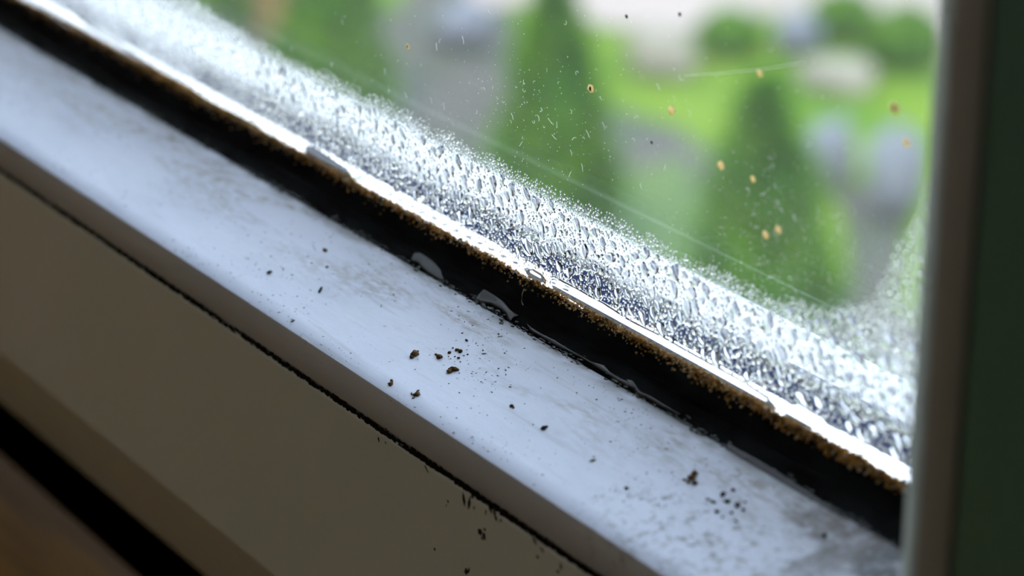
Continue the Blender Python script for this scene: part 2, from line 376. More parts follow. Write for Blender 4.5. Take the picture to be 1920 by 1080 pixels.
# a film of drops too fine to see
nx, nz = 420, 44
v = []; cov = []
for i in range(nx+1):
    x = -0.26 + (0.0855+0.26)*i/nx; tz = top_z(x)
    for j in range(nz+1):
        s = j/nz; z = 0.0002+s*(tz-0.0002); v.append((x, -0.00002, z))
        low = min(1, max(0, (z-0.0052)/0.0028))                   # the lowest few millimetres have run together and are clear
        hi = min(1, (1-s)/0.28)
        far = min(1, max(0, (0.01-x)/0.10))
        corner = min(1, max(0, (x-0.050)/0.02))
        far2 = min(1, max(0, (-0.06-x)/0.06)); c = 0.34*far2 + low*(0.36+0.30*far-0.12*corner)
        cov.append(max(0.0, c*hi**0.8))
f = [(i*(nz+1)+j, (i+1)*(nz+1)+j, (i+1)*(nz+1)+j+1, i*(nz+1)+j+1) for i in range(nx) for j in range(nz)]
film = mk('condensation_film', v, f, M_MIST)
att = film.data.attributes.new('cover', 'FLOAT', 'POINT'); att.data.foreach_set('value', cov)
tag(film, 'milky film of very fine condensation along the bottom of the glass', 'condensation', kind='stuff')

# polygon puddles: a domed body over any outline on a plane
def puddle(name, outline, height, cell, mat, to3d, label, cat='water', group=None, rim=None, prof=0.5, shape=None):
    P = np.array(outline); Q = np.roll(P, -1, axis=0); E_ = Q-P
    x0, y0 = P.min(0)-cell; x1, y1 = P.max(0)+cell
    nx = int((x1-x0)/cell)+2; ny = int((y1-y0)/cell)+2
    gx, gy = np.meshgrid(x0+np.arange(nx)*cell, y0+np.arange(ny)*cell, indexing='ij')
    G = np.stack([gx.ravel(), gy.ravel()], 1)
    best = np.full(len(G), 1e9); near = np.zeros_like(G); inside = np.zeros(len(G), bool)
    for a, e, q in zip(P, E_, Q):
        t = np.clip(((G-a)@e)/(e@e+1e-20), 0, 1); pr = a+t[:, None]*e; d = np.hypot(*(G-pr).T)
        m = d < best; best[m] = d[m]; near[m] = pr[m]
        c = ((a[1] > G[:, 1]) != (q[1] > G[:, 1])) & (G[:, 0] < (q[0]-a[0])*(G[:, 1]-a[1])/(q[1]-a[1]+1e-20)+a[0]); inside ^= c
    R = rim or best[inside].max()
    idx = lambda i, j: i*ny+j
    cells = [(idx(i, j), idx(i+1, j), idx(i+1, j+1), idx(i, j+1)) for i in range(nx-1) for j in range(ny-1)]
    cells = [c for c in cells if any(inside[k] for k in c)]
    used = sorted({k for c in cells for k in c}); mp = {k: n for n, k in enumerate(used)}
    top, bot = [], []
    for k in used:
        if inside[k]: xy = G[k]; d = min(best[k], R); h = height*(max(0, 1-(1-d/R)**2))**prof
        else: xy = near[k]; h = 0.0
        if shape: h = shape(xy, h)
        top.append(to3d(xy[0], xy[1], h)); bot.append(to3d(xy[0], xy[1], -0.00001))
    n = len(top)
    fs = [tuple(mp[k] for k in c) for c in cells]; fs += [tuple(mp[k]+n for k in c)[::-1] for c in cells]
    o = mk(name, top+bot, fs, mat, None, True)
    bm = bmesh.new(); bm.from_mesh(o.data); bmesh.ops.remove_doubles(bm, verts=bm.verts, dist=1.2e-5); bmesh.ops.recalc_face_normals(bm, faces=bm.faces)
    for fc in bm.faces: fc.smooth = True
    bm.to_mesh(o.data); bm.free()
    return tag(o, label, cat, group)
def glass_outline(px): return [(on_y(u, v).x, max(0.0003, on_y(u, v).z)) for u, v in px]
on_glass = lambda x, z, h: (x, -0.00004-h, z)
def c6(ox, oy, pts): return [(ox+a/6, oy+b/6) for a, b in pts]
GP = [
 (c6(900, 420, [(510, 520), (600, 500), (700, 560), (750, 630), (745, 670), (650, 650), (560, 600)]), 'short lens of water on the spacer just left of the longest water run'),
 ([(1032, 518), (1042, 517), (1058, 527), (1083, 539), (1108, 554), (1133, 567), (1183, 599), (1212, 614), (1243, 629), (1277, 649), (1340, 684), (1400, 717), (1440, 744), (1455, 762),
   (1455, 773), (1438, 763), (1417, 752), (1400, 743), (1340, 708), (1277, 682), (1233, 659), (1210, 645), (1168, 623), (1135, 605), (1113, 590), (1082, 568), (1060, 556), (1047, 549), (1034, 536)],
  'longest bright run of water lying along the foot of the glass'),
 (c6(1400, 700, [(360, 320), (420, 310), (530, 345), (640, 350), (720, 420), (860, 490), (930, 570), (1060, 640), (1040, 680), (930, 690), (800, 650), (660, 620), (540, 560), (440, 470)]),
  'leaf shaped lens of water at the right end of the longest water run'),
 (c6(1400, 700, [(1140, 700), (1220, 700), (1300, 770), (1350, 850), (1380, 930), (1300, 910), (1200, 880), (1150, 800)]), 'small upright lens of water nearest the dark upright'),
 (c6(400, 180, [(1030, 560), (1130, 555), (1280, 660), (1520, 820), (1580, 900), (1640, 960), (1600, 985), (1500, 930), (1380, 850), (1200, 750), (1050, 650)]), 'white run of water right of the dip in the mould line'),
 ([(20, -30), (60, -20), (115, 5), (170, 48), (250, 98), (300, 132), (355, 162), (400, 192), (440, 212), (480, 232), (512, 262), (522, 284), (505, 280), (470, 258), (420, 228), (350, 182), (280, 140), (200, 90), (120, 42), (60, 5)],
  'blurred white run of water at the far left of the glass foot'),
]
PUD = []
for px, lb in GP:
    ol = glass_outline(px); PUD.append(ol)
    puddle('water_run', ol, 0.00042, 0.00013, M_WATER, on_glass, lb, 'water', 'runs of water at the foot of the glass', rim=0.00055, shape=lambda xy, h: h*0.4+0.0008*max(0.0, 1-(xy[1]-0.0003)/0.0014)**2)

# drops: dart throwing on the pane
def in_poly(x, z, P):
    c = False; j = len(P)-1
    for i in range(len(P)):
        if (P[i][1] > z) != (P[j][1] > z) and x < (P[j][0]-P[i][0])*(z-P[i][1])/(P[j][1]-P[i][1]+1e-20)+P[i][0]: c = not c
        j = i
    return c
cellr = 0.0012; grid = {}
drops = []
def try_drop(x, z, r, gap=0.92):
    gi, gj = int(x/cellr), int(z/cellr)
    for a in range(gi-2, gi+3):
        for b_ in range(gj-2, gj+3):
            for (qx, qz, qr) in grid.get((a, b_), ()):
                if (qx-x)**2+(qz-z)**2 < ((qr+r)*gap)**2: return False
    grid.setdefault((gi, gj), []).append((x, z, r)); drops.append((x, z, r)); return True
XL, XR = -0.215, 0.0845
def rx(): return XL+(XR-XL)*random.random()
def wet(x, z):
    return not any(in_poly(x, z, p) for p in PUD)
for _ in range(2600):                                    # large, mostly in the middle of the band
    x = -0.075+0.158*random.random(); tz = top_z(x); s = random.betavariate(2.2, 2.2); z = 0.002+s*(min(tz, 0.019)-0.003)
    r = random.uniform(0.00042, 0.00095) * (1.0 if x > -0.03 else 0.75)
    if random.random() < 0.06: r *= 1.3
    if z-r < 0.0022 or z+r > tz-0.0008: continue
    if wet(x, z): try_drop(x, z, r, 1.08)
n_big = len(drops)
for _ in range(30000):                                   # medium
    x = rx(); tz = top_z(x); z = 0.002+random.random()*(tz-0.0022)
    r = random.uniform(0.0002, 0.00042)
    if z > tz-0.002: r *= 0.75
    if z < 0.006: r *= 0.65
    if z-r < 0.0012: continue
    if z < 0.0062 and x > -0.06 and random.random() < 0.5: continue
    if wet(x, z): try_drop(x, z, r, 1.0)
for _ in range(60000):                                   # fine
    x = rx(); tz = top_z(x); z = 0.0009+random.random()**1.15*(tz+0.0006-0.0009)
    r = random.uniform(0.00009, 0.0002)
    if z > tz-0.0005 and random.random() < 0.6: continue
    if z < 0.0068 and x > -0.07 and random.random() < 0.55: continue
    if wet(x, z): try_drop(x, z, r, 1.0)

def drop_mesh(seed, nseg=18, rings=5, irregular=0.40):
    rnd = random.Random(seed); v = []; f = []
    ph = [(k, rnd.uniform(0, 6.28), rnd.uniform(0.3, 1)*irregular/k) for k in (2, 3, 4)]
    H = rnd.uniform(0.42, 0.62); sag = rnd.uniform(0.0, 0.18)
    for j in range(1, rings+1):
        q = j/rings; rho = math.sin(q*math.pi/2)
        h = H*math.sqrt(max(0, 1-rho*rho))
        for i in range(nseg):
            a = 2*math.pi*i/nseg; rr = rho*(1+sum(c*math.cos(k*a+p) for k, p, c in ph))
            v.append((rr*math.cos(a), -h-0.02, rr*math.sin(a)*1.08-sag*(h/H)))
    v.append((0, -H-0.02, -sag)); t = len(v)-1
    for i in range(nseg): f.append((t, i, (i+1) % nseg))
    for j in range(rings-1):
        for i in range(nseg): f.append((j*nseg+i, (j+1)*nseg+i, (j+1)*nseg+(i+1) % nseg, j*nseg+(i+1) % nseg))
    f.append(tuple((rings-1)*nseg+i for i in range(nseg))[::-1])
    me = bpy.data.meshes.new('water_drop'); me.from_pydata(v, [], f); me.polygons.foreach_set('use_smooth', [len(p.vertices) < 10 for p in me.polygons])
    bm = bmesh.new(); bm.from_mesh(me); bmesh.ops.recalc_face_normals(bm, faces=bm.faces); bm.to_mesh(me); bm.free()
    me.materials.append(M_WATER); return me
big = sorted(drops[:n_big], key=lambda d: -d[2]*(1 if d[0] > -0.075 else 0.4)); indiv = big[:260]; rest = big[260:]+drops[n_big:]
variants = [drop_mesh(s) for s in range(12)]
for i, (x, z, r) in enumerate(indiv):
    o = bpy.data.objects.new('water_drop', variants[i % 12]); COL.objects.link(o)
    o.location = (x, -0.00003, z); o.scale = (r, r, r*random.uniform(0.95, 1.35)); o.rotation_euler = (0, random.uniform(-0.9, 0.9), 0)
    tag(o, 'clear water drop, one of the large ones clinging to the misted lower glass', 'water drop', 'large water drops on the lower glass')
small = []
for s in range(8):
    rnd = random.Random(100+s); n = 8; vv = []
    ph = rnd.uniform(0, 6.28); el = rnd.uniform(0, 0.22); H = rnd.uniform(0.45, 0.65)
    for rho in (1.0, 0.8, 0.42):
        for i in range(n):
            a = 2*math.pi*i/n; rr = rho*(1+el*math.cos(2*a+ph)); vv.append((rr*math.cos(a), -H*math.sqrt(1-rho*rho*0.999), rr*math.sin(a)*1.1))
    vv.append((0, -H, 0)); small.append(np.array(vv))
n = 8; sf = [tuple(range(n))]
for j in range(2):
    for i in range(n): sf.append((j*n+i, (j+1)*n+i, (j+1)*n+(i+1) % n, j*n+(i+1) % n))
for i in range(n): sf.append((2*n+i, 3*n, 2*n+(i+1) % n))
sf = [tuple(q) for q in sf]
V = []; F = []
for q, (x, z, r) in enumerate(rest):
    b0 = len(V); a = small[q % 8]*r+np.array([x, -0.00003, z]); V += a.tolist(); F += [tuple(i+b0 for i in t) for t in sf]
o = mk('condensation_droplets', V, F, M_WATER, None, True)
bm = bmesh.new(); bm.from_mesh(o.data); bmesh.ops.recalc_face_normals(bm, faces=bm.faces); bm.to_mesh(o.data); bm.free()
tag(o, 'countless small condensation droplets crowding the lower edge of the glass', 'condensation', kind='stuff')

# ------------------------------------------------------------------ mould along the lip of the rubber
M_MOULD = trans_mat('brown_mould', (0.70, 0.42, 0.12), (0.24, 0.13, 0.04), 700, 0.55)
M_MOULD2 = trans_mat('pale_mould', (0.85, 0.70, 0.48), (0.62, 0.42, 0.18), 900, 0.6)
for name, M, cnt, seed0 in (('mould_crust', M_MOULD, 7000, 0), ('mould_bloom', M_MOULD2, 4200, 5000)):
    V = []; F = []; c = 0; tries = 0
    while c < cnt and tries < cnt*6:
        tries += 1
        x = XL+(XR-XL)*random.random()
        dens = 0.55+0.6*mnoise.noise(Vector((x*140, seed0, 0)))+0.35*mnoise.noise(Vector((x*600, seed0+7, 0)))+(0.25 if x > 0.01 else 0)
        if random.random() > dens: continue
        c += 1
        wv = 0.00022*mnoise.noise(Vector((x*220, 9, 0)))
        y = -0.00012-abs(random.gauss(0, 0.00050)); 
        z = 0.00045+wv+random.uniform(-0.0001, 0.00055) - max(0, -y-0.0007)*1.1
        r = random.uniform(0.00007, 0.00018)*(1.0+(0.5 if x > 0.035 else 0))
        b0 = len(V); V += lump(Vector((x, y, z)), r, c+seed0, 0.4); F += [tuple(i+b0 for i in t) for t in ICO_F]
    o = mk(name, V, F, M, None, True)
    tag(o, 'crumbly golden brown mould crusted along the lip of the black rubber' if M is M_MOULD else 'paler tan mould grains sprinkled on the crust along the rubber lip', 'mould', kind='stuff')

# ------------------------------------------------------------------ water and grime where the rubber meets the bead
def floor_pt(u, v, lift=0.0003):
    d = ray(u, v); a = (-0.0050, -0.0037); b_ = (-0.0012, -0.0026)          # a nearly level plane just above the rubber's floor
    ny, nz = (a[1]-b_[1]), (b_[0]-a[0]); t = (ny*(a[0]-CAM.y)+nz*(a[1]-CAM.z))/(ny*d.y+nz*d.z); return CAM+d*t
def floor_outline(px): return [(floor_pt(u, v).x, floor_pt(u, v).y) for u, v in px]
on_floor = lambda x, y, h: (x, y, -0.0037+(y+0.0050)*(0.0011/0.0038)+0.00012+h)
FP = [(c6(720, 440, [(300, 300), (330, 220), (420, 205), (560, 300), (640, 400), (670, 520), (610, 510), (520, 460), (430, 390), (370, 320)]), 'flat pinkish puddle on the black rubber, the left of two'),
      (c6(720, 440, [(1020, 730), (1090, 650), (1130, 610), (1170, 565), (1195, 650), (1260, 690), (1340, 750), (1430, 860), (1520, 920), (1450, 945), (1420, 985), (1390, 960), (1370, 900), (1300, 840), (1200, 790), (1080, 770)]), 'fish shaped grey puddle on the black rubber beside the white bead'),
      (c6(960, 600, [(160, 40), (220, 90), (330, 160), (480, 230), (600, 310), (760, 400), (900, 480), (1040, 515), (1100, 590), (1250, 680), (1320, 700), (1300, 760), (1180, 690), (1080, 620), (960, 550), (800, 450), (640, 370), (480, 290), (330, 200), (200, 130)]), 'thin wavy ribbon of water between rubber and bead'),
      (c6(960, 600, [(1280, 670), (1360, 690), (1410, 760), (1440, 810), (1560, 860), (1700, 950), (1900, 1070), (1860, 1075), (1660, 970), (1520, 890), (1420, 850), (1370, 790), (1300, 760)]), 'thin looping trickle of water right of the wavy ribbon'),
      ([(1363, 832), (1420, 862), (1480, 900), (1540, 940), (1600, 985), (1650, 1020), (1645, 1030), (1590, 1000), (1530, 958), (1470, 915), (1410, 878), (1360, 845)], 'long thin trickle of water near the dark upright')]
for px, lb in FP:
    puddle('water_puddle', floor_outline(px), 0.00010, 0.00012, M_DIRTYWATER, on_floor, lb, 'puddle', 'puddles on the rubber gasket', rim=0.00035)

# dark wet grime in the joint, as small crumbs
M_WETG = pmat('wet_grime', (0.02, 0.03, 0.03), 0.18, spec=0.8, var=(0.07, 0.085, 0.085), scale=500)
V = []; F = []
for c in range(2400):
    x = XL+(XR-XL)*random.random()
    if random.random() > 0.45+0.9*mnoise.noise(Vector((x*110, 2, 0))): continue
    y = -0.0049-random.gauss(0, 0.00035); z = -0.0037+random.uniform(-0.0001, 0.00010)+(y+0.0050)*0.3 if y > -0.0052 else -0.00362-( -0.0053-y)*0.12
    r = random.uniform(0.00008, 0.00026); b0 = len(V)
    V += lump(Vector((x, y, z)), r, c, 0.5, (2.0, 1, 0.6)); F += [tuple(i+b0 for i in t) for t in ICO_F]
tag(mk('wet_grime', V, F, M_WETG, None, True), 'wet dark grime in the joint between rubber and white bead', 'grime', kind='stuff')

# ------------------------------------------------------------------ dirt lying on the white bead
M_CRUMB = pmat('brown_crumb', (0.13, 0.075, 0.03), 0.9, spec=0.1, var=(0.05, 0.03, 0.015), scale=1500)
M_BLACK = pmat('black_fleck', (0.015, 0.016, 0.02), 0.8, spec=0.15, var=(0.03, 0.028, 0.02), scale=1200)
def crumb(name, px, parts, label, mat=M_CRUMB, cat='dirt', group=None):
    mb = MB()
    for (du, dv, r, sc, rz) in parts:
        p = bead_hit(px[0]+du, px[1]+dv, r*MM*0.35)
        mb.add(lump(p, r*MM, random.random()*99, 0.42, sc, Euler((0.1, 0, rz)), ICO2_V), ICO2_F)
    o = mb.build(name, mat, None, True); return tag(o, label, cat, group)
R_ = (1, 1, 0.7)
crumb('dirt_crumb', (778, 666), [(0, 0, .55, (1, 1.1, .8), .4), (-5, 5, .32, R_, 0), (4, -6, .22, R_, 0)], 'round brown crumb of dirt left of the crumb cluster on the bead', group='brown crumbs on the bead')
crumb('dirt_crumb', (824, 671), [(0, 0, .42, R_, .4), (-6, -5, .22, (1.6, .7, .6), 0)], 'small two part brown crumb between round crumb and dark cluster', group='brown crumbs on the bead')
crumb('dirt_crumb', (848, 696), [(-5, 2, .42, R_, .4), (3, -2, .45, (1.5, .8, .7), .6), (11, -1, .15, R_, 0)], 'longish dark brown crumb below the speckled cluster on the bead', group='brown crumbs on the bead')
crumb('dirt_crumb', (733, 720), [(0, 2, .34, R_, .4), (1, -6, .2, R_, 0), (3, -4, .12, R_, 0)], 'smallest tan crumb nearest the front edge of the bead', group='brown crumbs on the bead')
crumb('dirt_crumb', (781, 741), [(0, 0, .42, R_, .4), (-9, -2, .2, (1.8, .5, .6), -.4), (-6, 6, .16, (.7, 1.6, .6), 0), (3, -8, .15, (.6, 1.8, .6), 0)], 'star shaped brown crumb with splayed bits low on the bead', group='brown crumbs on the bead')
crumb('dirt_cluster', (857, 657), [(0, 0, .28, R_, 0), (6, 3, .3, R_, 0), (-14, 5, .24, R_, 0), (3, 15, .2, R_, 0), (-4, 12, .12, R_, 0), (-8, -4, .14, R_, 0), (20, 8, .13, R_, 0), (13, 10, .1, R_, 0), (-16, 12, .1, R_, 0), (6, 22, .1, R_, 0), (-12, 16, .09, R_, 0)], 'loose cluster of dark crumbs above the longish crumb')
crumb('dirt_crumb', (875, 639), [(0, 0, .2, (1.4, .8, .7), 0), (-8, -14, .12, R_, 0)], 'tiny dark crumb just above the loose cluster', group='brown crumbs on the bead')
crumb('dirt_crumb', (960, 762), [(0, 0, .26, R_, 0), (3, 3, .16, R_, 0)], 'lone small brown crumb in the middle of the bead', group='brown crumbs on the bead')
crumb('seed', (1020, 804), [(0, 0, .33, (1, 1.1, .9), 0), (5, -3, .2, R_, 0)], 'round black seed alone in the middle of the white bead', M_BLACK, 'seed')
crumb('black_speck', (1175, 916), [(0, 0, .24, R_, 0)], 'round black speck right of the seed low on the bead', M_BLACK)
crumb('dirt_crumb', (1297, 898), [(0, 0, .5, R_, 0), (6, 9, .35, R_, 0), (-6, 7, .25, R_, 0), (5, -9, .35, (1.3, .8, .6), 0), (-13, 2, .2, (1.6, .8, .5), 0)], 'largest tan and brown crumb left of the black speck cluster', group='brown crumbs on the bead')
crumb('dirt_cluster', (1370, 942), [(-14, -14, .36, R_, 0), (-6, -1, .3, (1.4, 1, .6), .7), (13, 6, .36, (1.5, .9, .6), -.5), (5, -22, .24, R_, 0), (-25, 18, .26, R_, 0), (24, 15, .22, R_, 0), (2, 20, .2, R_, 0), (-15, 28, .16, R_, 0), (10, 36, .18, (1.8, .8, .5), 0), (28, 0, .16, R_, 0)], 'scattered cluster of black specks on the bead near the corner', M_BLACK)
crumb('dirt_crumb', (1338, 942), [(0, 0, .22, (1.8, .8, .6), .5), (-10, -5, .2, (1.8, .6, .5), .5)], 'reddish brown sliver just left of the black speck cluster', group='brown crumbs on the bead')
crumb('black_speck', (1546, 1005), [(0, 0, .32, R_, 0)], 'black speck beside the brown stain at the corner', M_BLACK)
crumb('splinter', (1305, 886), [(0, 0, .3, (2.3, .4, .4), -.35)], 'thin grey splinter on the edge of the largest crumb', M_BLACK, 'splinter')
crumb('splinter', (601, 545), [(0, 0, .36, (.5, 2.3, .4), .8)], 'dark upright splinter on the left half of the bead', M_BLACK, 'splinter')
crumb('splinter', (505, 512), [(0, 0, .36, (.9, 1.4, .5), .5)], 'dark wedge shaped chip left of the upright splinter', M_BLACK, 'splinter')
crumb('dirt_crumb', (610, 470), [(0, 0, .34, (1.5, .7, .5), 0)], 'olive brown flake near the top of the bead on the left', group='brown crumbs on the bead')
crumb('dirt_crumb', (613, 501), [(0, 0, .2, R_, 0)], 'tiny orange brown crumb below the olive flake', group='brown crumbs on the bead')
crumb('splinter', (549, 603), [(0, 0, .25, (.5, 1.7, .4), .3)], 'short purple brown sliver low on the left of the bead', M_CRUMB, 'splinter')
crumb('splinter', (1112, 864), [(0, 0, .22, (.8, 1.8, .5), -.3)], 'short reddish splinter close to the front edge of the bead', M_CRUMB, 'splinter')

def bead_cross(t):                # point on the bead's top at a fraction across it
    pts = [(y*MM, -n*MM) for n, y in P_BEAD[3:9]]; q = t*(len(pts)-1); i = min(int(q), len(pts)-2); a, b_ = pts[i], pts[i+1]; w = q-i
    return a[0]+(b_[0]-a[0])*w, a[1]+(b_[1]-a[1])*w
V = []; F = []; c = 0
OCT_V = [Vector(p) for p in ((1, 0, 0), (-1, 0, 0), (0, 1, 0), (0, -1, 0), (0, 0, 1), (0, 0, -1))]
OCT_F = [(0, 2, 4), (2, 1, 4), (1, 3, 4), (3, 0, 4), (2, 0, 5), (1, 2, 5), (3, 1, 5), (0, 3, 5)]
for _ in range(9000):
    x = -0.17+0.27*random.random(); t = random.random()
    d = 0.22+0.9*mnoise.noise(Vector((x*55, t*2.4, 4)))+(0.35 if x > 0.045 and t > 0.3 else 0)+0.25*max(0, 0.3-t)
    if random.random() > d*0.62: continue
    y, z = bead_cross(t); r = random.choice((0.04, 0.05, 0.06, 0.07, 0.09, 0.12))*MM
    b0 = len(V); e = Euler((-0.12, 0, random.uniform(0, 3))); sc = (random.uniform(1, 2.6), random.uniform(.7, 1.2), .5)
    V += lump(Vector((x, y, z+r*0.3)), r, c, 0.3, sc, e, OCT_V); F += [tuple(i+b0 for i in q) for q in OCT_F]; c += 1
tag(mk('dirt_specks', V, F, M_BLACK), 'fine dark specks of dirt peppered over the white bead', 'dirt', kind='stuff')

# grime squeezed out of the crack below the bead
V = []; F = []; c = 0
def face_pt(u, v): return on_y(u, v, -0.0272)
for _ in range(5200):
    x = -0.19+0.29*random.random()
    w = 0.5+0.5*mnoise.noise(Vector((x*90, 1, 8)))+(0.35 if x > 0.0 else 0)
    if random.random() > w: continue
    z = -0.0125+random.gauss(0, 0.00022)-abs(random.gauss(0, 0.00018)); r = random.uniform(0.0001, 0.00028); b0 = len(V)
    V += lump(Vector((x, -0.0269, z)), r, c, 0.5, (2.2, .5, .8)); F += [tuple(i+b0 for i in t) for t in ICO_F]; c += 1
tag(mk('crack_grime', V, F, M_GRIME), 'black grime packed along the crack under the white bead', 'grime', kind='stuff')
def fleck(px, parts, label, mat=M_BLACK, name='mould_fleck'):
    mb = MB()
    for (du, dv, r, sx_, sz_, ry) in parts:
        p = face_pt(px[0]+du, px[1]+dv); mb.add(lump(p, r*MM, random.random()*99, 0.45, (sx_, .25, sz_), Euler((0, ry, 0)), ICO2_V), ICO2_F)
    tag(mb.build(name, mat, None, True), label, 'mould', 'black mould flecks on the rail face')
fleck((904, 1001), [(-4, -4, .4, 1, 1.2, .3), (4, 4, .4, .8, 1.2, -.3), (0, 8, .25, 1, 1, 0), (5, -8, .22, 1, 1, 0)], 'four lobed black mould fleck below the crack')
fleck((876, 1071), [(-2, 0, .42, .8, 1.1, .4), (3, -2, .3, .6, 1.3, .3)], 'dark brown mould fleck at the bottom edge of the view')
fleck((840, 940), [(0, 0, .25, 1.2, .5, .5), (-3, 8, .2, .4, 1.6, .4)], 'small hooked fleck left of the smeared mould')
fleck((875, 938), [(-5, -2, .5, .5, 1.7, -.3), (5, 6, .5, .5, 1.9, .2), (10, -8, .3, .6, 1.6, .1), (14, 14, .22, .6, 1.2, 0)], 'upright smeared mould hanging just under the crack')
fleck((925, 962), [(-6, -8, .4, .5, 1.8, -.5), (4, 6, .45, .5, 1.6, -.6), (14, 14, .26, .8, .8, 0), (-14, -2, .3, .5, 1.2, 0)], 'slanting streak of black mould right of the upright smear')
fleck((1012, 1024), [(-10, -10, .35, 1.4, .5, .6), (4, 6, .3, 1.6, .5, .6), (-4, 20, .24, 1, .8, 0)], 'flat smear of mould under the right part of the crack')
fleck((1052, 1062), [(0, 0, .3, .5, 1.6, 0), (-6, 10, .28, 1.2, .6, 0)], 'small fork of mould near the bottom edge under the crack')
fleck((800, 880), [(0, 0, .35, 1.8, .35, .7)], 'thin dark sliver under the crack left of the smears')
fleck((710, 824), [(0, 0, .28, .6, 1.3, -.3), (13, 6, .2, 1, .5, .5)], 'faint pair of flecks far left under the crack')
fleck((815, 1030), [(0, 0, .2, 1, 1, 0)], 'single tiny dot on the cream rail face')

# ------------------------------------------------------------------ dust, spots and lint on the glass
M_SPOT = trans_mat('tan_spot', (0.85, 0.74, 0.52), (0.70, 0.55, 0.32), 2000, 0.8)
M_LINT = trans_mat('white_lint', (0.95, 0.95, 0.92), (0.85, 0.85, 0.8), 900, 0.8)
def spot(px, r, label, core=True):
    p = on_y(*px); V = lump(Vector((0, 0, 0)), r*MM, random.random()*50, 0.25, (1.2, .12, 1.0), None, ICO2_V)
    o = mk('dirt_spot', V, ICO2_F, M_SPOT if core is not None else M_BLACK, None, True); o.location = (p.x, -0.00003, p.z)
    if core:
        cv = lump(Vector((0, -r*MM*0.15, 0)), r*MM*0.45, random.random()*50, 0.4, (1, .25, 1.3), None, ICO2_V); mk('dark_core', cv, ICO2_F, M_BLACK, o, True)
    tag(o, label, 'dirt spot', 'dirt spots on the upper glass')
spot((765, 87), .42, 'small tan spot with a black core above the left half of the mist')
spot((1108, 166), .58, 'tan ringed spot with a black core on the right edge of the middle tree')
spot((1260, 207), .58, 'tan ringed spot right of the middle tree, without a dark middle', False)
spot((1678, 202), .62, 'dark spot on the yellow green lawn near the upright')
spot((1352, 310), .6, 'pale tan smudge over the right tree, uppermost', False)
spot((1436, 440), .5, 'pale tan smudge in the middle of the right tree, left of a pair', False)
spot((1460, 431), .5, 'pale tan smudge in the middle of the right tree, right of a pair', False)
spot((1700, 268), .5, 'pale cream smudge on the lawn close to the upright', False)
spot((1412, 336), .42, 'small olive smudge over the right tree below the uppermost one', False)
spot((1425, 138), .45, 'whitish smudge at the left end of the spider thread', False)
spot((1222, 267), .2, 'tiny black dot right of the middle tree', None)
spot((1175, 31), .25, 'tiny black dot high over the cream paving, left of two', None)
spot((1275, 27), .25, 'tiny black dot high over the cream paving, right of two', None)
lint = []
for s in range(10):
    rnd = random.Random(300+s); p = Vector((0, 0, 0)); a = rnd.uniform(0, 6.28); pts = [p.copy()]
    cur = rnd.uniform(-1.0, 1.0)
    for k in range(7):
        a += cur*0.6+rnd.uniform(-.3, .3); p = p+Vector((math.cos(a)*0.16, 0, math.sin(a)*0.16)); pts.append(p.copy())
    v, f = tube_vf(pts, [0.012, .026, .03, .026, .03, .026, .022, .01], 5)
    me = bpy.data.meshes.new('lint_fibre'); me.from_pydata([tuple(q) for q in v], [], f); me.materials.append(M_LINT); lint.append(me)
def place_lint(u, v, s, k):
    p = on_y(u, v); o = bpy.data.objects.new('lint_fibre', lint[k % 10]); COL.objects.link(o)
    o.location = (p.x, -0.00006, p.z); o.scale = (s*MM,)*3; o.rotation_euler = (0, random.uniform(0, 6.28), 0)
    tag(o, 'short curly pale lint fibre stuck to the dusty upper glass', 'lint', 'lint fibres on the upper glass')
k = 0
for cu, cv, su, sv, cnt in ((1010, 240, 70, 90, 46), (830, 140, 120, 80, 16), (1450, 400, 70, 110, 30), (1230, 200, 90, 100, 14), (640, 70, 50, 40, 8)):
    for _ in range(cnt):
        u, v = random.gauss(cu, su), random.gauss(cv, sv); p = on_y(u, v)
        if v < 5 or p.z < top_z(p.x)+0.001 or p.x > 0.07: continue
        place_lint(u, v, random.uniform(0.45, 1.1), k); k += 1
V = []; F = []
for c in range(1500):
    cu, cv, su, sv = random.choice(((1010, 250, 110, 130), (1450, 430, 90, 110), (1000, 200, 300, 150), (1480, 500, 80, 60)))
    u, v = random.gauss(cu, su), random.gauss(cv, sv); p = on_y(u, v)
    if p.z < top_z(p.x) or p.x > 0.08 or v < -20: continue
    r = random.choice((0.03, 0.04, 0.05, 0.07))*MM; b0 = len(V)
    V += lump(Vector((p.x, -0.00003, p.z)), r, c, 0.4, (1, .5, 1.3), None, OCT_V); F += [tuple(i+b0 for i in q) for q in OCT_F]
tag(mk('dust_specks', V, F, M_LINT), 'pale dust specks scattered over the upper glass', 'dust', kind='stuff')
pts = [on_y(1285+225*t, 141-24*t+4*math.sin(t*3.1)) for t in np.linspace(0, 1, 14)]
v, f = tube_vf([(p.x, -0.0001, p.z) for p in pts], 0.00003, 5)
tag(mk('spider_thread', v, f, M_LINT), 'fine pale spider thread stretched across the glass at upper right', 'thread')
v, f = tube_vf([bead_hit(0, 0)*0+Vector(q) for q in [tuple(on_y(984, 536, -0.0009)), tuple(on_y(979, 552, -0.0016)), tuple(on_y(978, 566, -0.0022)), tuple(on_y(981, 572, -0.0026))]], 0.00003, 5)
tag(mk('lint_hair', v, f, M_LINT), 'thin white hair hanging from the mould over the rubber', 'hair')

